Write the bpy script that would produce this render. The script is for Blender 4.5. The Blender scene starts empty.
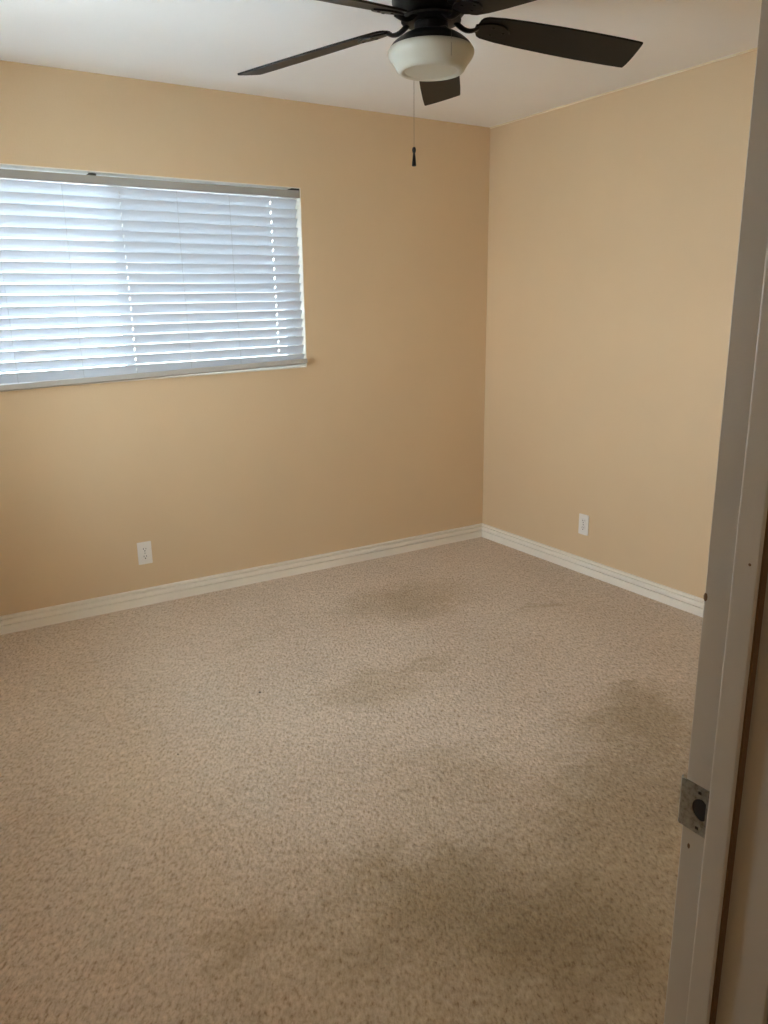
import bpy, bmesh, math, random
from mathutils import Vector, Matrix
random.seed(7)
sc = bpy.context.scene
COL = sc.collection

# ------------------------------------------------------------------ camera
cam_d = bpy.data.cameras.new('camera')
cam = bpy.data.objects.new('camera', cam_d)
COL.objects.link(cam)
sc.camera = cam
RT = Vector((0.8453029, -0.53416256, -0.01154821))
DN = Vector((-0.14347987, -0.20612803, -0.96794874))
FW = Vector((0.51466157, 0.81986681, -0.2508822))
m = Matrix((RT, -DN, -FW)).transposed().to_4x4()
m.translation = Vector((-3.16432, -3.84345, 1.44898))
cam.matrix_world = m
cam_d.sensor_fit = 'HORIZONTAL'
cam_d.sensor_width = 36.0
cam_d.lens = 789.55 / 768 * 36.0
cam_d.clip_start = 0.02

# ------------------------------------------------------------------ world, lights, exposure
SKY = 39.0
w = bpy.data.worlds.new('sky')
sc.world = w
w.use_nodes = True
nt = w.node_tree
nt.nodes.clear()
wo = nt.nodes.new('ShaderNodeOutputWorld')
bg = nt.nodes.new('ShaderNodeBackground')
tc = nt.nodes.new('ShaderNodeTexCoord')
sp = nt.nodes.new('ShaderNodeSeparateXYZ')
mr = nt.nodes.new('ShaderNodeMapRange')
mr.inputs['From Min'].default_value = -0.05
mr.inputs['From Max'].default_value = 0.7
mx = nt.nodes.new('ShaderNodeMix'); mx.data_type = 'RGBA'
mx.inputs['A'].default_value = (0.97, 0.985, 1.0, 1)
mx.inputs['B'].default_value = (0.70, 0.84, 1.0, 1)
nt.links.new(tc.outputs['Generated'], sp.inputs[0])
nt.links.new(sp.outputs['Z'], mr.inputs['Value'])
nt.links.new(mr.outputs['Result'], mx.inputs['Factor'])
nt.links.new(mx.outputs['Result'], bg.inputs['Color'])
bg.inputs['Strength'].default_value = SKY
nt.links.new(bg.outputs[0], wo.inputs['Surface'])

def area(name, loc, rot, sx, sy, energy, color, portal=False):
    d = bpy.data.lights.new(name, 'AREA')
    d.shape = 'RECTANGLE'; d.size = sx; d.size_y = sy
    d.energy = energy; d.color = color
    if portal: d.cycles.is_portal = True
    o = bpy.data.objects.new(name, d); COL.objects.link(o)
    o.location = loc; o.rotation_euler = rot
    return o
# daylight entering through the window opening (portal = sampling guide only)
area('window_portal', (-2.129, 0.16, 1.59), (math.radians(-90), 0, 0), 1.8, 0.9, 1, (1, 1, 1), True)
area('fill_window_portal', (-3.46, -1.375, 1.495), (0, math.radians(-90), 0), 1.08, 0.85, 1, (1, 1, 1), True)  # portal of the added fill window
# fill light added in the unseen hallway behind the doorway
HALL = 4.5
area('hall_fill_light', (-2.9, -4.25, 2.40), (0, 0, 0), 0.5, 0.3, HALL, (1.0, 0.86, 0.66))

sc.view_settings.view_transform = 'Standard'
sc.view_settings.look = 'None'
sc.view_settings.exposure = -0.17
sc.view_settings.gamma = 1.0
sc.view_settings.use_curve_mapping = False
sc.cycles.use_denoising = True
sc.cycles.max_bounces = 24
sc.cycles.diffuse_bounces = 14
sc.cycles.glossy_bounces = 4
sc.cycles.transparent_max_bounces = 16
sc.cycles.sample_clamp_indirect = 20.0

# ------------------------------------------------------------------ materials
def mat(name, color, rough=0.6, metal=0.0, spec=0.5, trans=None):
    M = bpy.data.materials.new(name); M.use_nodes = True
    b = M.node_tree.nodes['Principled BSDF']
    b.inputs['Base Color'].default_value = (*color, 1)
    b.inputs['Roughness'].default_value = rough
    b.inputs['Metallic'].default_value = metal
    b.inputs['Specular IOR Level'].default_value = spec
    return M
def nodes(M):
    t = M.node_tree
    return t, t.nodes, t.links, t.nodes['Principled BSDF']
def noise(t, scale, detail=4, rough=0.6, src=None, scl=None, rot=0):
    n = t.nodes.new('ShaderNodeTexNoise')
    n.inputs['Scale'].default_value = scale
    n.inputs['Detail'].default_value = detail
    n.inputs['Roughness'].default_value = rough
    g = t.nodes.new('ShaderNodeNewGeometry')
    if scl:
        mp = t.nodes.new('ShaderNodeMapping'); mp.inputs['Scale'].default_value = scl
        mp0 = t.nodes.new('ShaderNodeMapping'); mp0.inputs['Rotation'].default_value = (0, 0, rot)
        t.links.new(g.outputs['Position'], mp0.inputs[0]); t.links.new(mp0.outputs[0], mp.inputs[0])
        t.links.new(mp.outputs[0], n.inputs['Vector'])
    else:
        t.links.new(g.outputs['Position'], n.inputs['Vector'])
    return n
def ramp(t, src, stops):
    r = t.nodes.new('ShaderNodeValToRGB')
    el = r.color_ramp.elements
    while len(el) < len(stops): el.new(0.5)
    for e, (p, c) in zip(el, stops):
        e.position = p; e.color = (*c, 1)
    t.links.new(src, r.inputs[0])
    return r
def bump(t, src, strength, dist, b):
    n = t.nodes.new('ShaderNodeBump')
    n.inputs['Strength'].default_value = strength
    n.inputs['Distance'].default_value = dist
    t.links.new(src, n.inputs['Height'])
    t.links.new(n.outputs[0], b.inputs['Normal'])
    return n
def painted(name, c, var, rough, bscale, bstr):
    M = mat(name, c, rough)
    t, N, L, b = nodes(M)
    n = noise(t, 2.2, 3)
    r = ramp(t, n.outputs['Fac'], [(0.3, tuple(x * (1 - var) for x in c)), (0.7, tuple(x * (1 + var) for x in c))])
    L.new(r.outputs[0], b.inputs['Base Color'])
    n2 = noise(t, bscale, 3)
    bump(t, n2.outputs['Fac'], bstr, 0.002, b)
    return M
M_wall = painted('cream wall paint', (0.665, 0.50, 0.31), 0.018, 0.55, 120, 0.25)
M_ceil = painted('off-white ceiling paint', (0.90, 0.895, 0.875), 0.01, 0.8, 90, 0.4)
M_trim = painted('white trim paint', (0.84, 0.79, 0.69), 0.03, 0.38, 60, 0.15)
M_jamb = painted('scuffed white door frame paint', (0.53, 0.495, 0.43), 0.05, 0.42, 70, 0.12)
M_hall = painted('hallway paint', (0.62, 0.53, 0.38), 0.02, 0.6, 120, 0.2)
M_raw = mat('bare brown wood', (0.16, 0.09, 0.04), 0.7)
M_blind = mat('white blind slat', (0.68, 0.71, 0.74), 0.4)
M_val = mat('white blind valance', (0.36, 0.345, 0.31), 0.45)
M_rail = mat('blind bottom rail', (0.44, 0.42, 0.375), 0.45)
M_cord = mat('grey blind cord', (0.45, 0.45, 0.45), 0.8)
M_brk = mat('dark bracket', (0.03, 0.025, 0.02), 0.5)
M_vinyl = mat('white vinyl window frame', (0.85, 0.85, 0.84), 0.35)
M_black = mat('oil rubbed black fan metal', (0.006, 0.005, 0.005), 0.38, 0.0, 0.2)
M_blade = mat('dark fan blade', (0.005, 0.0045, 0.0035), 0.42, 0.0, 0.2)
M_outlet = mat('white outlet plastic', (0.78, 0.75, 0.70), 0.35)
M_slot = mat('outlet slots', (0.05, 0.04, 0.035), 0.6)
M_steel = mat('worn grey steel', (0.30, 0.30, 0.285), 0.42, 0.75)
M_hole = mat('dark mortise', (0.02, 0.017, 0.015), 0.9)
M_chain = mat('dull chain', (0.22, 0.20, 0.17), 0.4, 0.8)
M_lint = mat('dark lint', (0.03, 0.022, 0.015), 0.9)
M_out = mat('sunlit concrete yard', (0.70, 0.68, 0.64), 0.9)

# frosted glass bowl
M_bowl = mat('frosted cream glass', (0.58, 0.56, 0.47), 0.28)
t, N, L, b = nodes(M_bowl)
tr = N.new('ShaderNodeBsdfTranslucent'); tr.inputs[0].default_value = (0.8, 0.78, 0.68, 1)
mxs = N.new('ShaderNodeMixShader'); mxs.inputs[0].default_value = 0.25
L.new(b.outputs[0], mxs.inputs[1]); L.new(tr.outputs[0], mxs.inputs[2])
L.new(mxs.outputs[0], N['Material Output'].inputs['Surface'])
# slats: thin vinyl lets a little light through
t, N, L, b = nodes(M_blind)
tr = N.new('ShaderNodeBsdfTranslucent'); tr.inputs[0].default_value = (0.72, 0.84, 1.0, 1)
mxs = N.new('ShaderNodeMixShader'); mxs.inputs[0].default_value = 0.13
L.new(b.outputs[0], mxs.inputs[1]); L.new(tr.outputs[0], mxs.inputs[2])
L.new(mxs.outputs[0], N['Material Output'].inputs['Surface'])
# window glass
M_glass = bpy.data.materials.new('window glass'); M_glass.use_nodes = True
t = M_glass.node_tree; N = t.nodes; L = t.links
N.remove(N['Principled BSDF'])
a_ = N.new('ShaderNodeBsdfTransparent'); a_.inputs[0].default_value = (0.78, 0.82, 0.83, 1)
g_ = N.new('ShaderNodeBsdfGlossy'); g_.inputs['Roughness'].default_value = 0.02
fr = N.new('ShaderNodeFresnel'); fr.inputs[0].default_value = 1.45
ms = N.new('ShaderNodeMixShader')
L.new(fr.outputs[0], ms.inputs[0]); L.new(a_.outputs[0], ms.inputs[1]); L.new(g_.outputs[0], ms.inputs[2])
L.new(ms.outputs[0], N['Material Output'].inputs['Surface'])

M_obscure = bpy.data.materials.new('obscure glass'); M_obscure.use_nodes = True  # glass of the added fill window, tuned for how it spreads light
t = M_obscure.node_tree; N = t.nodes; L = t.links
tl = N.new('ShaderNodeBsdfTranslucent'); tl.inputs[0].default_value = (0.50, 0.53, 0.56, 1)
tp = N.new('ShaderNodeBsdfTransparent'); tp.inputs[0].default_value = (0.80, 0.83, 0.84, 1)
mo = N.new('ShaderNodeMixShader'); mo.inputs[0].default_value = 0.03
L.new(tp.outputs[0], mo.inputs[1]); L.new(tl.outputs[0], mo.inputs[2])
L.new(mo.outputs[0], N['Material Output'].inputs['Surface'])
N.remove(N['Principled BSDF'])
M_screen = bpy.data.materials.new('insect screen'); M_screen.use_nodes = True
t = M_screen.node_tree; N = t.nodes; L = t.links
a_ = N.new('ShaderNodeBsdfTransparent'); ms = N.new('ShaderNodeMixShader'); ms.inputs[0].default_value = 0.44
N['Principled BSDF'].inputs['Base Color'].default_value = (0.12, 0.12, 0.13, 1)
L.new(a_.outputs[0], ms.inputs[1]); L.new(N['Principled BSDF'].outputs[0], ms.inputs[2])
L.new(ms.outputs[0], N['Material Output'].inputs['Surface'])

M_screen2 = M_screen.copy(); M_screen2.name = 'thin dimming screen'
[n for n in M_screen2.node_tree.nodes if n.type == 'MIX_SHADER'][0].inputs[0].default_value = 0.25

# carpet
M_carpet = mat('beige cut pile carpet', (0.4, 0.3, 0.2), 0.95, 0, 0.1)
t, N, L, b = nodes(M_carpet)
base = ramp(t, noise(t, 1.6, 5, 0.6).outputs['Fac'], [(0.3, (0.585, 0.475, 0.365)), (0.7, (0.68, 0.56, 0.44))])
tuft = noise(t, 105, 3, 0.65, scl=(1.0, 0.48, 1.0), rot=math.radians(32))
tr_ = ramp(t, tuft.outputs['Fac'], [(0.30, (0.56, 0.49, 0.40)), (0.43, (0.86, 0.84, 0.80)), (0.55, (1.0, 1.0, 1.0)), (0.75, (1.17, 1.17, 1.17))])
mid = noise(t, 28, 4, 0.7)
mr_ = ramp(t, mid.outputs['Fac'], [(0.3, (0.86, 0.85, 0.83)), (0.65, (1.06, 1.06, 1.06))])
def mul(a, c, f=1.0):
    x = N.new('ShaderNodeMix'); x.data_type = 'RGBA'; x.blend_type = 'MULTIPLY'
    x.inputs['Factor'].default_value = f
    L.new(a, x.inputs['A']); L.new(c, x.inputs['B'])
    return x.outputs['Result']
col = mul(mul(base.outputs[0], tr_.outputs[0]), mr_.outputs[0])
# soft ragged blotches: soiled patches, plus one broad painted shade near the door
geo = N.new('ShaderNodeNewGeometry')
warp = noise(t, 5.5, 5, 0.7)
ws = N.new('ShaderNodeVectorMath'); ws.operation = 'SUBTRACT'; ws.inputs[1].default_value = (0.5, 0.5, 0.5)
L.new(warp.outputs['Color'], ws.inputs[0])
wm = N.new('ShaderNodeVectorMath'); wm.operation = 'SCALE'; wm.inputs['Scale'].default_value = 0.55
L.new(ws.outputs[0], wm.inputs[0])
wa = N.new('ShaderNodeVectorMath'); wa.operation = 'ADD'
L.new(geo.outputs['Position'], wa.inputs[0]); L.new(wm.outputs[0], wa.inputs[1])
for (sx, sy, rx, ry, amt) in ((-1.05, -0.68, .46, .30, .25), (-1.00, -2.18, .38, .30, .30), (-1.72, -1.42, .30, .18, .18),
                              (-1.75, -2.85, 1.4, .85, .32),  # broad ellipse: dimmer light near the door painted into the carpet colour
                              (-2.18, -2.50, .34, .30, .26), (-1.98, -2.74, .30, .22, .22), (-1.40, -1.36, .20, .09, .16),
                              (-0.52, -1.13, .20, .07, .22), (-1.80, -2.05, .30, .18, .15), (-1.40, -2.45, .45, .30, .18),
                              (-1.92, -0.74, .25, .10, .10), (-0.86, -2.0, .20, .09, .18), (-2.6, -2.35, .22, .10, .16)):
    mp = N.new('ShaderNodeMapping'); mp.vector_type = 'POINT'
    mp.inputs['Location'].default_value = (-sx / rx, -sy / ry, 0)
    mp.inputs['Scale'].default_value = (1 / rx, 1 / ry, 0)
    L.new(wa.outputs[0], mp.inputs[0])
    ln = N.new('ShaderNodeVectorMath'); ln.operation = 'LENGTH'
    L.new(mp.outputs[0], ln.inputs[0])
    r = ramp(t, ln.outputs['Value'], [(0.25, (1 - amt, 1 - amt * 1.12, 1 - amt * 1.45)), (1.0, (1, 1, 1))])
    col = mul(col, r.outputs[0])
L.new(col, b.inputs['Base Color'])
b.inputs['Sheen Weight'].default_value = 0.15
vor = N.new('ShaderNodeTexVoronoi'); vor.inputs['Scale'].default_value = 75
L.new(geo.outputs['Position'], vor.inputs['Vector'])
addn = N.new('ShaderNodeMath'); addn.operation = 'SUBTRACT'
L.new(tuft.outputs['Fac'], addn.inputs[0])
vm = N.new('ShaderNodeMath'); vm.operation = 'MULTIPLY'; vm.inputs[1].default_value = 0.5
L.new(vor.outputs['Distance'], vm.inputs[0]); L.new(vm.outputs[0], addn.inputs[1])
bump(t, addn.outputs[0], 0.9, 0.006, b)

# ------------------------------------------------------------------ mesh helpers
def box(bm, lo, hi, mtx=None):
    vs = [bm.verts.new((x, y, z)) for x in (lo[0], hi[0]) for y in (lo[1], hi[1]) for z in (lo[2], hi[2])]
    if mtx is not None:
        for v in vs: v.co = mtx @ v.co
    for f in ((0, 1, 3, 2), (4, 6, 7, 5), (0, 4, 5, 1), (2, 3, 7, 6), (0, 2, 6, 4), (1, 5, 7, 3)):
        bm.faces.new([vs[i] for i in f])
    return vs
def lathe(bm, prof, c=(0, 0, 0), seg=48, capb=True, capt=True):
    rings = []
    for r, z in prof:
        rings.append([bm.verts.new((c[0] + r * math.cos(2 * math.pi * i / seg), c[1] + r * math.sin(2 * math.pi * i / seg), c[2] + z)) for i in range(seg)])
    for a, b2 in zip(rings, rings[1:]):
        for i in range(seg):
            bm.faces.new((a[i], a[(i + 1) % seg], b2[(i + 1) % seg], b2[i]))
    if capb: bm.faces.new(rings[0])
    if capt: bm.faces.new(rings[-1])
def tube(bm, pts, rad, seg=10, flat=1.0):
    pts = [Vector(p) for p in pts]
    rings = []
    for i, p in enumerate(pts):
        d = (pts[min(i + 1, len(pts) - 1)] - pts[max(i - 1, 0)]).normalized()
        up = Vector((0, 0, 1)) if abs(d.z) < 0.95 else Vector((0, 1, 0))
        s = d.cross(up).normalized(); u = s.cross(d).normalized()
        r = rad[i] if isinstance(rad, (list, tuple)) else rad
        fl = flat[i] if isinstance(flat, (list, tuple)) else flat
        rings.append([bm.verts.new(p + s * r * math.cos(2 * math.pi * k / seg) + u * r * fl * math.sin(2 * math.pi * k / seg)) for k in range(seg)])
    for a, b2 in zip(rings, rings[1:]):
        for i in range(seg):
            bm.faces.new((a[i], a[(i + 1) % seg], b2[(i + 1) % seg], b2[i]))
    bm.faces.new(rings[0]); bm.faces.new(rings[-1])
def plate(bm, pts, z0, z1, mtx=None):
    """extrude a 2D outline between z0 and z1"""
    a = [bm.verts.new((x, y, z0)) for x, y in pts]
    b2 = [bm.verts.new((x, y, z1)) for x, y in pts]
    n = len(pts)
    bm.faces.new(a); bm.faces.new(b2)
    for i in range(n):
        bm.faces.new((a[i], a[(i + 1) % n], b2[(i + 1) % n], b2[i]))
    if mtx is not None:
        for v in a + b2: v.co = mtx @ v.co
def obj(name, bm, M, parent=None, smooth=False, bevel=0.0, bseg=2):
    bmesh.ops.recalc_face_normals(bm, faces=bm.faces)
    me = bpy.data.meshes.new(name); bm.to_mesh(me); bm.free()
    me.materials.append(M)
    if smooth:
        me.shade_smooth()
        me.set_sharp_from_angle(angle=math.radians(38))
    o = bpy.data.objects.new(name, me); COL.objects.link(o)
    if parent: o.parent = parent
    if bevel:
        bv = o.modifiers.new('bevel', 'BEVEL'); bv.width = bevel; bv.segments = bseg; bv.limit_method = 'ANGLE'
    return o
def thing(name, loc, label, cat, group=None, kind=None):
    o = bpy.data.objects.new(name, None); COL.objects.link(o)
    o.empty_display_size = 0.05
    o.location = loc
    if label: o['label'] = label
    if cat: o['category'] = cat
    if group: o['group'] = group
    if kind: o['kind'] = kind
    return o
def struct(name, bm, M, label=None, **k):
    o = obj(name, bm, M, **k); o['kind'] = 'structure'
    if label: o['label'] = label
    return o
def copy_tree(o, parent=None):
    c = o.copy(); COL.objects.link(c)
    if parent: c.parent = parent
    for ch in list(o.children): copy_tree(ch, c)
    return c
NB = bmesh.new

# ------------------------------------------------------------------ room shell
H = 2.44
LX = -3.32            # left wall
DY = -3.371           # room face of the door wall
HY = DY - 0.117       # hall face of the door wall
WX0, WX1, WZ0, WZ1 = -3.03, -1.228, 1.143, 2.040
def settle(x, z):
    """the old opening is slightly out of level: sill sinks and head rises to the left"""
    f = (WX1 - x) / 1.8; g = (z - WZ0) / (WZ1 - WZ0)
    if not -.1 < f < 1.1 or not -.1 < g < 1.1: return 0.0
    return f * (-.036 * (1 - g) + .010 * g)
JX0, JX1 = -3.24, -2.48   # door opening between the jambs
JT = 0.019
HEAD = 2.03

bm = NB(); box(bm, (LX - .12, HY, -0.05), (0.12, 0.14, 0))
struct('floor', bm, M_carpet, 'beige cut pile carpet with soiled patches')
bm = NB(); box(bm, (LX - .12, HY, H), (0.12, 0.14, H + .08))
struct('ceiling', bm, M_ceil, 'off-white painted ceiling')
bm = NB()
box(bm, (LX - .12, 0, 0), (WX0, .14, H)); box(bm, (WX1, 0, 0), (0.12, .14, H))
box(bm, (WX0, 0, 0), (WX1, .14, WZ0)); box(bm, (WX0, 0, WZ1), (WX1, .14, H))
for v_ in bm.verts:
    if .5 < v_.co.z < 2.3 and WX0 - .01 < v_.co.x < WX1 + .01: v_.co.z += settle(v_.co.x, v_.co.z)
struct('wall_back', bm, M_wall, 'cream painted wall with the window')
bm = NB(); box(bm, (0, HY, 0), (.12, 0, H)); struct('wall_right', bm, M_wall, 'cream painted wall right of the corner')
W2 = (-1.80, -0.95)
W2Z0 = 0.95
bm = NB()
box(bm, (LX - .12, HY, 0), (LX, W2[0], H)); box(bm, (LX - .12, W2[1], 0), (LX, 0, H))
box(bm, (LX - .12, W2[0], 0), (LX, W2[1], W2Z0)); box(bm, (LX - .12, W2[0], WZ1), (LX, W2[1], H))
struct('wall_left', bm, M_wall)
bm = NB()
box(bm, (LX, HY, 0), (JX0 - JT, DY, H)); box(bm, (JX1 + JT, HY, 0), (0, DY, H))
box(bm, (JX0 - JT, HY, HEAD + JT), (JX1 + JT, DY, H))
struct('wall_front', bm, M_wall)
# hallway the photo is taken from
HX0, HX1, HB = -4.3, -1.6, -4.75
bm = NB(); box(bm, (HX0, HB, -.05), (HX1, HY, 0)); struct('floor_hall', bm, M_carpet)
bm = NB(); box(bm, (HX0, HB, H), (HX1, HY, H + .08)); struct('ceiling_hall', bm, M_ceil)
bm = NB(); box(bm, (HX0, HB - .1, 0), (HX1, HB, H)); struct('wall_hall_back', bm, M_hall)
bm = NB(); box(bm, (HX0 - .1, HB - .1, 0), (HX0, HY, H)); struct('wall_hall_left', bm, M_hall)
bm = NB(); box(bm, (HX1, HB - .1, 0), (HX1 + .1, HY, H)); struct('wall_hall_right', bm, M_hall)
bm = NB(); box(bm, (HX0 - .1, HY, 0), (LX - .12, DY, H)); struct('wall_hall_front', bm, M_hall)
# yard outside the window
bm = NB(); box(bm, (-16, -12, -.35), (LX - .13, 18, -.30)); box(bm, (LX - .13, .145, -.35), (10, 18, -.30)); struct('ground_outside', bm, M_out)

# lighter caulk bead where the right wall meets the ceiling
M_bead = mat('pale caulk', (0.80, 0.70, 0.50), 0.6)
bm = NB(); tube(bm, [(-.001, -.002, H - .001), (-.001, -1.2, H - .001), (-.0012, -2.3, H - .0012), (-.001, DY, H - .001)], .006, 8)
struct('trim_1', bm, M_bead, 'pale caulk bead along the ceiling line of the right wall')

# baseboards : moulded profile (distance from wall, height)
PROF = [(0, 0), (.0145, 0), (.0145, .0405), (.0030, .0408), (.0030, .0448), (.0150, .0452), (.0160, .0530), (.0155, .0610), (.0135, .0660), (.0120, .0680),
        (.0010, .0690), (.0010, .0755), (.0120, .0762), (.0125, .0845), (.0100, .087), (0, .087)]
def baseboard(name, a, b2, nrm, label=None):
    """a, b2: wall-line end points; nrm into the room; mitred by the profile depth at shared corners"""
    a = Vector(a); b2 = Vector(b2); n = Vector(nrm); d = (b2 - a).normalized()
    bm = NB(); A = []; B = []
    for t_, z in PROF:
        A.append(bm.verts.new(a + n * t_ + d * t_ * MA + Vector((0, 0, z))))
        B.append(bm.verts.new(b2 + n * t_ - d * t_ * MB_ + Vector((0, 0, z))))
    k = len(PROF)
    for i in range(k):
        bm.faces.new((A[i], A[(i + 1) % k], B[(i + 1) % k], B[i]))
    bm.faces.new(A); bm.faces.new(B)
    return struct(name, bm, M_trim, label)
MA = MB_ = 1
baseboard('baseboard_back', (LX, 0, 0), (0, 0, 0), (0, -1, 0), 'white moulded baseboard along the window wall')
baseboard('baseboard_right', (0, 0, 0), (0, DY, 0), (-1, 0, 0), 'white moulded baseboard along the right wall')
baseboard('baseboard_left', (LX, 0, 0), (LX, DY, 0), (1, 0, 0))
MB_ = 1; MA = 0
baseboard('baseboard_front', (JX1 + .065, DY, 0), (0, DY, 0), (0, 1, 0))

# ------------------------------------------------------------------ window
win = thing('window_1', ((WX0 + WX1) / 2, .11, WZ0), 'white framed sliding window behind the blind', None, kind='structure')
wo_ = Vector(win.location)
def wbox(bm, lo, hi): box(bm, Vector(lo) - wo_, Vector(hi) - wo_)
bm = NB(); fw = .022
wbox(bm, (WX0, .075, WZ0), (WX0 + fw, .135, WZ1)); wbox(bm, (WX1 - fw, .075, WZ0), (WX1, .135, WZ1))
wbox(bm, (WX0 + fw, .075, WZ0), (WX1 - fw, .135, WZ0 + fw)); wbox(bm, (WX0 + fw, .075, WZ1 - fw), (WX1 - fw, .135, WZ1))
obj('window_frame', bm, M_vinyl, win, bevel=.003)
mid_x = -2.13
for k, (x0, x1, y0) in enumerate(((WX0 + fw, mid_x + .02, .082), (mid_x - .02, WX1 - fw, .108))):
    bm = NB(); s = .03; z0, z1 = WZ0 + fw, WZ1 - fw
    wbox(bm, (x0, y0, z0), (x0 + s, y0 + .022, z1)); wbox(bm, (x1 - s, y0, z0), (x1, y0 + .022, z1))
    wbox(bm, (x0 + s, y0, z0), (x1 - s, y0 + .022, z0 + s)); wbox(bm, (x0 + s, y0, z1 - s), (x1 - s, y0 + .022, z1))
    so = obj('sash', bm, M_vinyl, win, bevel=.002)
    bm = NB(); wbox(bm, (x0 + s, y0 + .009, z0 + s), (x1 - s, y0 + .013, z1 - s))
    obj('pane', bm, M_glass, so)
bm = NB(); wbox(bm, (WX0, -.0005, WZ0), (WX1, .075, WZ0 + .006))
obj('window_sill', bm, M_trim, win, bevel=.0015)
bm = NB(); wbox(bm, (WX1 - .004, 0, WZ0 + .006), (WX1, .075, WZ1 - .004)); wbox(bm, (WX0, 0, WZ0 + .006), (WX0 + .004, .075, WZ1 - .004))
wbox(bm, (WX0, 0, WZ1 - .004), (WX1, .075, WZ1))
obj('reveal_liner', bm, M_trim, win)['label'] = 'white painted reveal of the window'
bm = NB(); wbox(bm, (mid_x, .133, WZ0 + .02), (WX1 - .02, .1345, WZ1 - .02)); obj('insect_dimming_screen', bm, M_screen, win)
bm = NB(); wbox(bm, (WX0 + .02, .133, WZ0 + .02), (mid_x, .1345, WZ1 - .02)); obj('insect_dimming_screen', bm, M_screen2, win)  # left half: screen added only to dim the daylight on the blind

for o in [win] + list(win.children_recursive):
    if o.type == 'MESH':
        for v_ in o.data.vertices: v_.co.z += settle(v_.co.x + win.location.x, v_.co.z + win.location.z)
# fill window added in the unseen left wall to brighten the room
fill_win = thing('fill_window', (LX - .09, sum(W2) / 2, W2Z0), 'added white framed fill window with obscure glass, unseen in the left wall', None, kind='structure')
wo_ = Vector(fill_win.location)
bm = NB()
xa, xb = LX - .115, LX - .065
wbox(bm, (xa, W2[0], W2Z0), (xb, W2[0] + fw, WZ1)); wbox(bm, (xa, W2[1] - fw, W2Z0), (xb, W2[1], WZ1))
wbox(bm, (xa, W2[0] + fw, W2Z0), (xb, W2[1] - fw, W2Z0 + fw)); wbox(bm, (xa, W2[0] + fw, WZ1 - fw), (xb, W2[1] - fw, WZ1))
wbox(bm, (xa, sum(W2) / 2 - .02, W2Z0 + fw), (xb, sum(W2) / 2 + .02, WZ1 - fw))
obj('window_frame', bm, M_vinyl, fill_win, bevel=.003)
for ya, yb in ((W2[0] + fw, sum(W2) / 2 - .02), (sum(W2) / 2 + .02, W2[1] - fw)):
    bm = NB(); wbox(bm, (LX - .094, ya, W2Z0 + fw), (LX - .090, yb, WZ1 - fw)); obj('pane', bm, M_obscure, fill_win)
# unseen overhang added outside both windows to block the high sky
bm = NB()
box(bm, (LX - 1.0, .14, 2.30), (1.0, .85, 2.38)); box(bm, (LX - 1.0, -3.3, 2.30), (LX - .12, .14, 2.38))
struct('sky_block_overhang', bm, M_out)

# ------------------------------------------------------------------ blind
BX0, BX1 = WX0 + .012, WX1 - .016
blind = thing('window_blind', ((BX0 + BX1) / 2, .03, 2.022),
              'wide white horizontal slat blind, closed, glowing with daylight in the window', 'blind')
bo = Vector(blind.location)
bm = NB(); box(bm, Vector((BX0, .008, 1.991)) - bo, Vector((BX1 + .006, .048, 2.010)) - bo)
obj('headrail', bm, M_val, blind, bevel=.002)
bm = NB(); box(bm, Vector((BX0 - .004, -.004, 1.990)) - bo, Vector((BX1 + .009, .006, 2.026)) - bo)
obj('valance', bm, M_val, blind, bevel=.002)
for xx in (WX1 - .050, -2.262):
    bm = NB()
    wd = .042 if xx > -2 else .030
    box(bm, Vector((xx, -.003, 2.0262)) - bo, Vector((xx + wd, .055, 2.0350)) - bo)
    obj('mounting_bracket', bm, M_brk, blind, bevel=.001)['label'] = 'dark metal bracket'

HOLES = (-1.385, -2.13, -2.875)
NS = 18
PITCH = .0452
TOPZ = 1.9620
TILT = math.radians(59.5)
def slat_mesh():
    """one slat, centred, along x; slightly crowned, with the route holes cut through"""
    bm = NB()
    xs = [BX0, BX1]
    for h in HOLES: xs += [h - .0035, h + .0035]
    xs += [BX0 + i * (BX1 - BX0) / 12 for i in range(1, 12)]
    xs = sorted(x for x in set(xs))
    us = [-.025, -.017, -.008, .0, .008, .017, .025]      # across the slat
    def crown(u): return .0022 * (1 - (u / .025) ** 2)
    V = {}
    def vert(i, j, side):
        key = (i, j, side)
        if key not in V:
            u = us[j]; z = crown(u) + (.00125 if side else -.00125)
            V[key] = bm.verts.new((xs[i], u, z))
        return V[key]
    def solid(i, j):
        if not (0 <= i < len(xs) - 1 and 0 <= j < len(us) - 1): return False
        cx = (xs[i] + xs[i + 1]) / 2
        return not (j in (2, 3) and any(abs(cx - h) < .0034 for h in HOLES))
    for i in range(len(xs) - 1):
        for j in range(len(us) - 1):
            if not solid(i, j): continue
            for s in (0, 1):
                bm.faces.new((vert(i, j, s), vert(i + 1, j, s), vert(i + 1, j + 1, s), vert(i, j + 1, s)))
            for (di, dj, a, b2) in ((-1, 0, (i, j), (i, j + 1)), (1, 0, (i + 1, j), (i + 1, j + 1)),
                                    (0, -1, (i, j), (i + 1, j)), (0, 1, (i, j + 1), (i + 1, j + 1))):
                if not solid(i + di, j + dj):
                    bm.faces.new((vert(*a, 0), vert(*b2, 0), vert(*b2, 1), vert(*a, 1)))
    cx = (BX0 + BX1) / 2
    for v in bm.verts: v.co.x -= cx
    return bm
first = None
SY = .030
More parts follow.
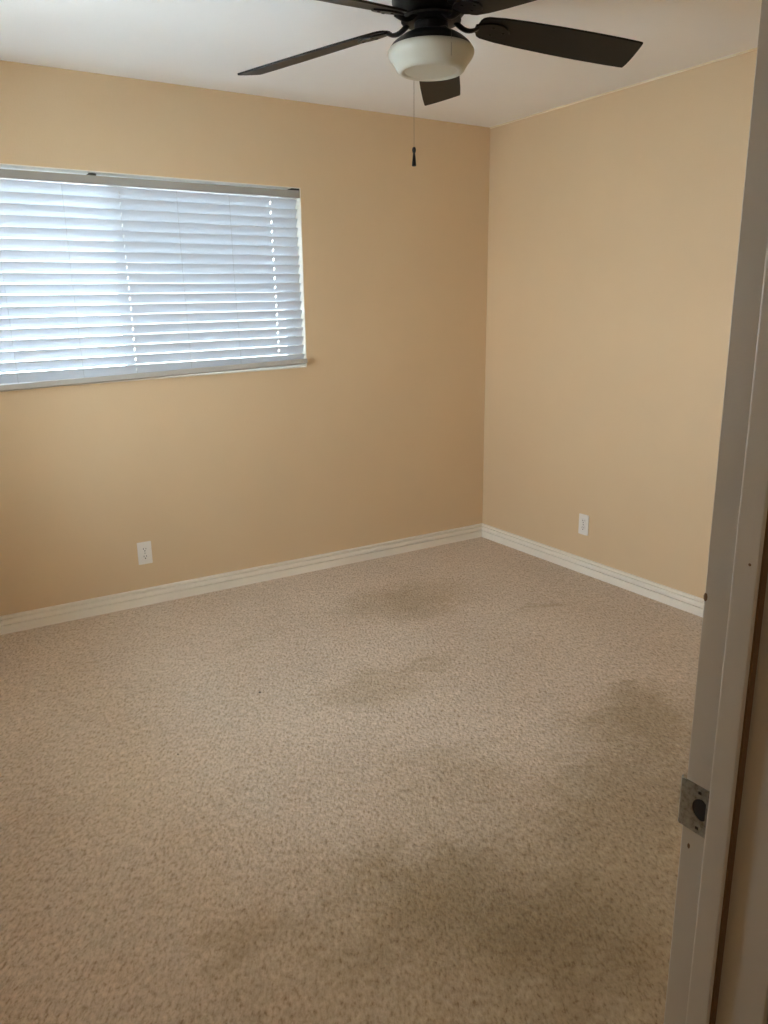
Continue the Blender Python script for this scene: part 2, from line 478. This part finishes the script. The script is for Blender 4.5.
for k in range(NS):
    if first is None:
        o = first = obj('slat', slat_mesh(), M_blind, blind, smooth=True)
    else:
        o = first.copy(); COL.objects.link(o)
    f = k / (NS - 1)
    z = TOPZ - k * PITCH
    xc = (BX0 + BX1) / 2 + .004 * f
    dl, dr = settle(BX0, z), settle(BX1, z)
    o.location = Vector((xc, SY, z + (dl + dr) / 2)) - bo
    o.location.y = SY - .020 * f
    o.location.y -= bo.y
    o.rotation_euler = (-TILT + random.uniform(-.02, .02), -math.atan((dr - dl) / (BX1 - BX0)), 0)
# bottom rail : hangs slightly low on the left and stands proud of the opening
zr = 1.176
bm = NB()
L_ = (BX1 - BX0) / 2
pr = [(-.022, -.010), (-.020, -.012), (.018, -.012), (.020, -.010), (.020, .010), (.017, .012), (-.019, .012), (-.022, .009)]
ra = [bm.verts.new((-L_, y, z)) for y, z in pr]; rb = [bm.verts.new((L_, y, z)) for y, z in pr]
for i in range(8): bm.faces.new((ra[i], ra[(i + 1) % 8], rb[(i + 1) % 8], rb[i]))
bm.faces.new(ra); bm.faces.new(rb)
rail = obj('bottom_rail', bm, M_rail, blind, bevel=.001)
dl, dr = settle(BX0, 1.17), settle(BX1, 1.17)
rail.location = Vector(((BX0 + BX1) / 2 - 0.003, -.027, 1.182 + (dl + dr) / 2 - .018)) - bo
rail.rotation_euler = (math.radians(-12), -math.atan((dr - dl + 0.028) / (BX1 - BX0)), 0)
for x in (-2.875, -2.66, -2.38, -1.87, -1.61, -1.385, -2.13):
    bm = NB()
    y = SY - .019 if x not in HOLES else SY + .004
    tube(bm, [Vector((x, y, 1.99)) - bo, Vector((x + .003, y - .001, 1.6)) - bo, Vector((x + .006, y - .030 + .006, 1.172 + settle(x, 1.17))) - bo], .0007, 6)
    obj('cord', bm, M_cord, blind)

# ------------------------------------------------------------------ door frame
door = thing('door_1', (JX1, DY, 0), 'scuffed white painted door frame with the door removed from view', None, kind='structure')
door['label'] = 'scuffed white painted door frame at the right edge'
do = Vector(door.location)
def dbox(bm, lo, hi): box(bm, Vector(lo) - do, Vector(hi) - do)
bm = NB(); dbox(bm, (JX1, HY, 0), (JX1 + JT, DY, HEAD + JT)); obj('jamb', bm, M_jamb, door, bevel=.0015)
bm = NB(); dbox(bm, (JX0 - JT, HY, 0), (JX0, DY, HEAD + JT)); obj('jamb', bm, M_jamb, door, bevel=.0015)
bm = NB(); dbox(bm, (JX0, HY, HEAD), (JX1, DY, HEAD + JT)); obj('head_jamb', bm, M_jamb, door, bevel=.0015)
SY0, SY1 = -3.434, -3.406
def stop(lo, hi, edge):
    bm = NB(); dbox(bm, lo, hi)
    return obj('door_stop', bm, M_jamb, door, bevel=.0028, bseg=3)
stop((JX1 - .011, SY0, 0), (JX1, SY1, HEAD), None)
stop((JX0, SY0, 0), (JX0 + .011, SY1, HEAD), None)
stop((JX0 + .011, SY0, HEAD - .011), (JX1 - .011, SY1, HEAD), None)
# unpainted brown edge strip on the hall side of the stop
bm = NB(); dbox(bm, (JX1 - .0085, SY0 - .0022, .02), (JX1, SY0 + .0004, HEAD - .012))
obj('edge_strip', bm, M_raw, door)['label'] = 'bare brown edge of the door stop'
# casings, both faces of the wall
for (y0, y1, rv) in ((HY - .014, HY, .005), (DY, DY + .009, .013)):
    for (x0, x1) in ((JX1 + rv, JX1 + .062), (JX0 - .062, JX0 - rv)):
        bm = NB(); dbox(bm, (x0, y0, 0), (x1, y1, HEAD + .062)); obj('casing', bm, M_jamb, door, bevel=.003)
    bm = NB(); dbox(bm, (JX0 - rv, y0, HEAD + rv), (JX1 + rv, y1, HEAD + .062)); obj('casing', bm, M_jamb, door, bevel=.003)

# strike plate: outline with a D-shaped hole and a curved lip, in (y, z), lying on the jamb face
def strike():
    y0, y1, z0, z1 = -3.4015, -3.3675, .888, .945
    zc = .9165
    T = .0016
    zh = .9182; ho = []                          # D hole outline, flat edge towards the stop
    hy0, hz = -3.3985, .0130
    hy1 = -3.3815
    n = 20
    for i in range(n + 1):
        a = -math.pi / 2 + math.pi * i / n
        ho.append((hy0 + .004 + (hy1 - hy0 - .004) * math.cos(a), zh + hz * math.sin(a)))
    ho += [(hy0, zh + hz * .8), (hy0, zh - hz * .8)]
    # outer boundary sampled so each hole vertex has a partner on the rectangle
    def on_rect(p):
        cy, cz = (hy0 + hy1) / 2, zc
        dy, dz = p[0] - cy, p[1] - cz
        ts = []
        if dy > 1e-9: ts.append((y1 - cy) / dy)
        if dy < -1e-9: ts.append((y0 - cy) / dy)
        if dz > 1e-9: ts.append((z1 - cz) / dz)
        if dz < -1e-9: ts.append((z0 - cz) / dz)
        t_ = min(ts); return [cy + dy * t_, cz + dz * t_]
    outer = [on_rect(p) for p in ho]
    for c in ((y0, z0), (y0, z1), (y1, z0), (y1, z1)):
        k = min(range(len(outer)), key=lambda i: (outer[i][0] - c[0]) ** 2 + (outer[i][1] - c[1]) ** 2)
        outer[k] = list(c)
    bm = NB()
    X0, X1 = JX1 - T, JX1 + .0002
    def ring(pts, x): return [bm.verts.new(Vector((x, p[0], p[1])) - do) for p in pts]
    of, hf, ob_, hb = ring(outer, X0), ring(ho, X0), ring(outer, X1), ring(ho, X1)
    k = len(ho)
    for i in range(k):
        j = (i + 1) % k
        bm.faces.new((of[i], of[j], hf[j], hf[i])); bm.faces.new((ob_[i], ob_[j], hb[j], hb[i]))
        bm.faces.new((of[i], of[j], ob_[j], ob_[i])); bm.faces.new((hf[i], hf[j], hb[j], hb[i]))
    # lip curling over the room-side edge
    lp = [(X0, y1), (X0 + .0003, y1 + .001), (X0 + .0018, y1 + .0030), (X0 + .0050, y1 + .0040)]
    rows = []
    for (x, y) in lp:
        rows.append([bm.verts.new(Vector((x, y, zz)) - do) for zz in (z0, z1)] +
                    [bm.verts.new(Vector((x + .0014, y - .0002 if y > y1 else y, zz)) - do) for zz in (z0, z1)])
    for a, b2 in zip(rows, rows[1:]):
        bm.faces.new((a[0], a[1], b2[1], b2[0])); bm.faces.new((a[2], a[3], b2[3], b2[2]))
        bm.faces.new((a[0], a[2], b2[2], b2[0])); bm.faces.new((a[1], a[3], b2[3], b2[1]))
    bm.faces.new((rows[-1][0], rows[-1][1], rows[-1][3], rows[-1][2]))
    return bm
t, N, L, b = nodes(M_steel)
nn = noise(t, 160, 4, 0.7)
rr = ramp(t, nn.outputs['Fac'], [(0.32, (0.20, 0.19, 0.165)), (0.5, (0.33, 0.34, 0.315)), (0.75, (0.42, 0.43, 0.40))])
L.new(rr.outputs[0], b.inputs['Base Color'])
sp_ = obj('strike_plate', strike(), M_steel, door)
sp_['label'] = 'worn grey steel strike plate with a D-shaped latch hole'
bm = NB(); dbox(bm, (JX1 - .0006, -3.3995, .9005), (JX1 - .0001, -3.3805, .9325)); obj('latch_hole', bm, M_hole, sp_)
for z in (.8955, .9385):
    bm = NB(); lathe(bm, [(.0042, 0), (.0040, .0006), (.0026, .0010), (.0010, .0006)], seg=20)
    bmesh.ops.rotate(bm, verts=bm.verts, cent=(0, 0, 0), matrix=Matrix.Rotation(-math.pi / 2, 3, 'Y'))
    bmesh.ops.translate(bm, verts=bm.verts, vec=Vector((JX1 - .0016, -3.3905, z)) - do)
    s = obj('screw', bm, M_steel, sp_, smooth=True)
    bm = NB(); dbox(bm, (JX1 - .0030, -3.3925, z - .0016), (JX1 - .0021, -3.3888, z + .0016)); obj('screw_recess', bm, M_hole, sp_)
# chips in the paint of the jamb (small holes and knocks)
for (y, z, s) in ((-3.3815, .866, .0022), (-3.3728, 1.157, .0030)):
    bm = NB(); lathe(bm, [(s, 0), (s * .7, .0004)], seg=9)
    bmesh.ops.rotate(bm, verts=bm.verts, cent=(0, 0, 0), matrix=Matrix.Rotation(-math.pi / 2, 3, 'Y'))
    bmesh.ops.scale(bm, verts=bm.verts, vec=(1, .8, 1.6))
    bmesh.ops.translate(bm, verts=bm.verts, vec=Vector((JX1 - .0001, y, z)) - do)
    obj('paint_chip', bm, M_raw, door)['label'] = 'brown chip in the white paint'

bm = NB(); lathe(bm, [(.0016, 0), (.001, .0003)], seg=9)
bmesh.ops.rotate(bm, verts=bm.verts, cent=(0, 0, 0), matrix=Matrix.Rotation(-math.pi / 2, 3, 'Y'))
bmesh.ops.translate(bm, verts=bm.verts, vec=Vector((JX1 - .0111, -3.424, 1.208)) - do)
obj('nail_hole', bm, M_raw, door)
# ------------------------------------------------------------------ wall outlets
def rrect(w_, h_, r, n=5):
    p = []
    for (cx, cy, a0) in ((w_ / 2 - r, h_ / 2 - r, 0), (-w_ / 2 + r, h_ / 2 - r, 90), (-w_ / 2 + r, -h_ / 2 + r, 180), (w_ / 2 - r, -h_ / 2 + r, 270)):
        for i in range(n + 1):
            a = math.radians(a0 + 90 * i / n); p.append((cx + r * math.cos(a), cy + r * math.sin(a)))
    return p
UP = Matrix.Rotation(math.pi / 2, 4, 'X')        # outline (x,y) -> (x,z), thickness towards -y
def outlet(loc, rz, label):
    o = thing('wall_outlet', loc, label, 'outlet', 'duplex wall outlets')
    bm = NB(); plate(bm, rrect(.070, .115, .004), 0, .0055, UP)
    obj('cover_plate', bm, M_outlet, o, bevel=.0018)
    for s in (1, -1):
        bm = NB(); pts = []
        for i in range(28):
            a = 2 * math.pi * i / 28
            pts.append((.0168 * math.cos(a), s * .0195 + max(-.0142, min(.0142, .0168 * math.sin(a)))))
        plate(bm, pts, .0050, .0072, UP)
        r = obj('receptacle', bm, M_outlet, o, bevel=.0006)
        for (x, zz, ww, hh) in ((-.0063, .0035, .0025, .0082), (.0063, .0035, .0025, .0070)):
            bm = NB(); plate(bm, [(x + a * ww / 2, s * .0195 + zz + b2 * hh / 2) for a, b2 in ((-1, -1), (1, -1), (1, 1), (-1, 1))], .0071, .0075, UP)
            obj('slot', bm, M_slot, r)
        bm = NB(); plate(bm, [(.0029 * math.cos(2 * math.pi * i / 14), s * .0195 - .0075 + .0029 * math.sin(2 * math.pi * i / 14)) for i in range(14)], .0071, .0075, UP)
        obj('ground_hole', bm, M_slot, r)
    bm = NB(); plate(bm, [(.003 * math.cos(2 * math.pi * i / 14), .003 * math.sin(2 * math.pi * i / 14)) for i in range(14)], .0054, .0066, UP)
    obj('screw', bm, M_steel, o)
    o.rotation_euler = (0, 0, rz)
    return o
outlet((-2.171, 0, .272), 0, 'white duplex outlet on the window wall, below the blind')
outlet((0, -.876, .277), -math.pi / 2, 'white duplex outlet low on the blank right wall, near the corner')

# ------------------------------------------------------------------ ceiling fan
FX, FY, FZ = -1.5845, -1.631, 2.303
fan = thing('ceiling_fan', (FX, FY, H), 'black five-blade ceiling fan with cream glass light bowl', 'ceiling fan')
def Z(z): return z - H
bm = NB(); lathe(bm, [(.088, Z(2.4395)), (.088, Z(2.428)), (.080, Z(2.405)), (.072, Z(2.395))][::-1]); obj('canopy', bm, M_black, fan, smooth=True)
bm = NB(); lathe(bm, [(.060, Z(2.300)), (.082, Z(2.302)), (.098, Z(2.310)), (.112, Z(2.326)), (.120, Z(2.345)), (.120, Z(2.372)), (.108, Z(2.388)), (.070, Z(2.396))])
obj('motor_housing', bm, M_black, fan, smooth=True)
bm = NB(); lathe(bm, [(.086, Z(2.291)), (.092, Z(2.293)), (.092, Z(2.300)), (.080, Z(2.301))]); obj('flywheel', bm, M_black, fan, smooth=True)
bm = NB(); lathe(bm, [(.048, Z(2.256)), (.052, Z(2.258)), (.052, Z(2.288)), (.048, Z(2.292))]); obj('switch_housing', bm, M_black, fan, smooth=True)
# pan that holds the glass
bm = NB(); lathe(bm, [(.1215, Z(2.213)), (.1275, Z(2.213)), (.1280, Z(2.218)), (.1190, Z(2.230)), (.1040, Z(2.242)), (.0880, Z(2.252)), (.0720, Z(2.259)), (.0530, Z(2.262)), (.0260, Z(2.262))], capb=False)
bmesh.ops.holes_fill(bm, edges=[e for e in bm.edges if e.is_boundary])
obj('light_fitter', bm, M_black, fan, smooth=True)
prof = [(.1200, 2.219), (.1265, 2.215), (.1300, 2.210), (.1305, 2.204), (.1280, 2.196), (.1200, 2.185), (.1110, 2.174), (.1050, 2.165),
        (.1020, 2.159), (.0975, 2.1550), (.0915, 2.1535), (.0860, 2.1550), (.0830, 2.1580), (.0688, 2.1580), (.0344, 2.1575), (.0034, 2.1573)]
bm = NB(); lathe(bm, [(r, Z(z)) for r, z in prof], seg=64, capb=False, capt=True)
bo2 = obj('glass_bowl', bm, M_bowl, fan, smooth=True)
bo2['label'] = 'cream frosted glass light bowl'
sol = bo2.modifiers.new('thickness', 'SOLIDIFY'); sol.thickness = .003; sol.offset = 1

A0 = 2.1408; PH = -0.23125; DROOP = .111
q = [-1.58, -1.634]
u = Vector((1, 0, -DROOP)); v = Vector((0, math.cos(PH), math.sin(PH))); n_ = u.cross(v).normalized()
BM = Matrix((u, v, n_)).transposed().to_4x4(); BM.translation = Vector((0, 0, FZ - H))
def blade_bm():
    # outline in (radius, across); + across is the leading side
    up_ = [(.150, .030), (.156, .044), (.170, .053), (.22, .0615), (.30, .0675), (.40, .0720), (.50, .0740), (.60, .0735), (.660, .0715), (.6715, .0700)]
    tip = [(.6740, .050), (.6750, .025), (.6750, 0), (.6740, -.025), (.6725, -.050)]
    lo_ = [(.6705, -.0700), (.660, -.0715), (.60, -.0735), (.50, -.0740), (.40, -.0720), (.30, -.0675), (.22, -.0615), (.170, -.053), (.156, -.044), (.150, -.030), (.147, 0)]
    bm = NB(); plate(bm, up_ + tip + lo_, -.003, .003, BM)
    return bm
def iron_bm():
    bm = NB()
    # plate screwed under the blade root
    out = [(.140, .016), (.156, .024), (.178, .034), (.200, .037), (.222, .034), (.243, .020), (.252, 0),
           (.243, -.020), (.222, -.034), (.200, -.037), (.178, -.034), (.156, -.024), (.140, -.016)]
    plate(bm, out, -.0085, -.0032, BM)
    # arm curving up to the flywheel
    pts = []
    end = BM @ Vector((.150, 0, -.007))
    for i in range(9):
        f = i / 8
        x = .076 + (end.x - .076) * f
        zz = Z(2.296) * (1 - f) + end.z * f - .014 * math.sin(math.pi * f)
        pts.append((x, end.y * f, zz))
    tube(bm, pts, [.015, .012, .0105, .010, .010, .0105, .012, .015, .018], 12, [.5, .6, .7, .7, .7, .6, .5, .35, .22])
    return bm
for k in range(5):
    if k == 0:
        b0 = obj('blade', blade_bm(), M_blade, fan, bevel=.0012)
        i0 = obj('blade_iron', iron_bm(), M_black, b0, smooth=True)
        for (r, s) in ((.195, .018), (.195, -.018), (.232, 0)):
            bm = NB(); lathe(bm, [(.0045, -.0108), (.0050, -.0098), (.0050, -.0084)], seg=14)
            bmesh.ops.translate(bm, verts=bm.verts, vec=(r, s, 0)); bmesh.ops.transform(bm, matrix=BM, verts=bm.verts)
            obj('screw', bm, M_black, b0, smooth=True)
        b0.rotation_euler = (0, 0, A0)
    else:
        c = copy_tree(b0, fan); c.rotation_euler = (0, 0, A0 + k * math.radians(72))

# pull chains
def chain(bm, a, z0, z1, r=.0011, step=.0038):
    tube(bm, [(a[0], a[1], z0), (a[0], a[1], z1)], r * .45, 6)
    z = z0
    while z > z1:
        bmesh.ops.create_icosphere(bm, subdivisions=1, radius=r, matrix=Matrix.Translation((a[0], a[1], z)))
        z -= step
bm = NB()
px, py = -1.553 - FX, -1.492 - FY
PX, PY = px, py
chain(bm, (PX, PY), Z(2.232), Z(1.966))
tube(bm, [(PX * .38, PY * .38, Z(2.280)), (PX * .7, PY * .7, Z(2.277)), (PX * .97, PY * .97, Z(2.262)), (PX, PY, Z(2.232))], .0009, 6)
pc = obj('pull_chain', bm, M_chain, fan)
bm = NB()
lathe(bm, [(.0015, -.001), (.0045, -.003), (.0062, -.008), (.0064, -.013), (.0048, -.018), (.0036, -.021), (.0046, -.030), (.0062, -.046), (.0072, -.058), (.0070, -.0605), (.0030, -.0615)][::-1],
      (PX, PY, Z(1.966)), 18)
obj('pendant', bm, M_black, pc, smooth=True)['label'] = 'small black tassel-shaped pull'
# short second chain lying against the front of the bowl
vx, vy = -.5818, -.8133     # towards the camera side
sx_, sy_ = .8453, -.5342
bm = NB()
pp = []
for (r, z) in [(.054, 2.266), (.088, 2.258), (.120, 2.238), (.1355, 2.215), (.1355, 2.200), (.1355, 2.18), (.1355, 2.165)]:
    off = .060 * min(1, r / .12)
    rr_ = math.sqrt(max(r * r - off * off, 1e-6))
    pp.append((vx * rr_ + sx_ * off, vy * rr_ + sy_ * off, Z(z)))
tube(bm, pp, .0006, 6)
obj('pull_chain', bm, M_chain, fan)

# ------------------------------------------------------------------ specks on the carpet
for k, (x, y, s, lb) in enumerate(((-2.091, -1.208, .0052, 'dark speck of lint on the carpet, the one farther from the door'),
                                   (-2.501, -1.465, .0034, 'smaller dark speck on the carpet, nearer the left edge'))):
    bm = NB(); bmesh.ops.create_icosphere(bm, subdivisions=2, radius=s)
    for vv in bm.verts:
        vv.co *= random.uniform(.75, 1.2); vv.co.z = vv.co.z * .45 + s * .4
    o = obj('lint_speck', bm, M_lint); o.location = (x, y, .001)
    o['label'] = lb; o['category'] = 'lint'; o['group'] = 'specks on the carpet'
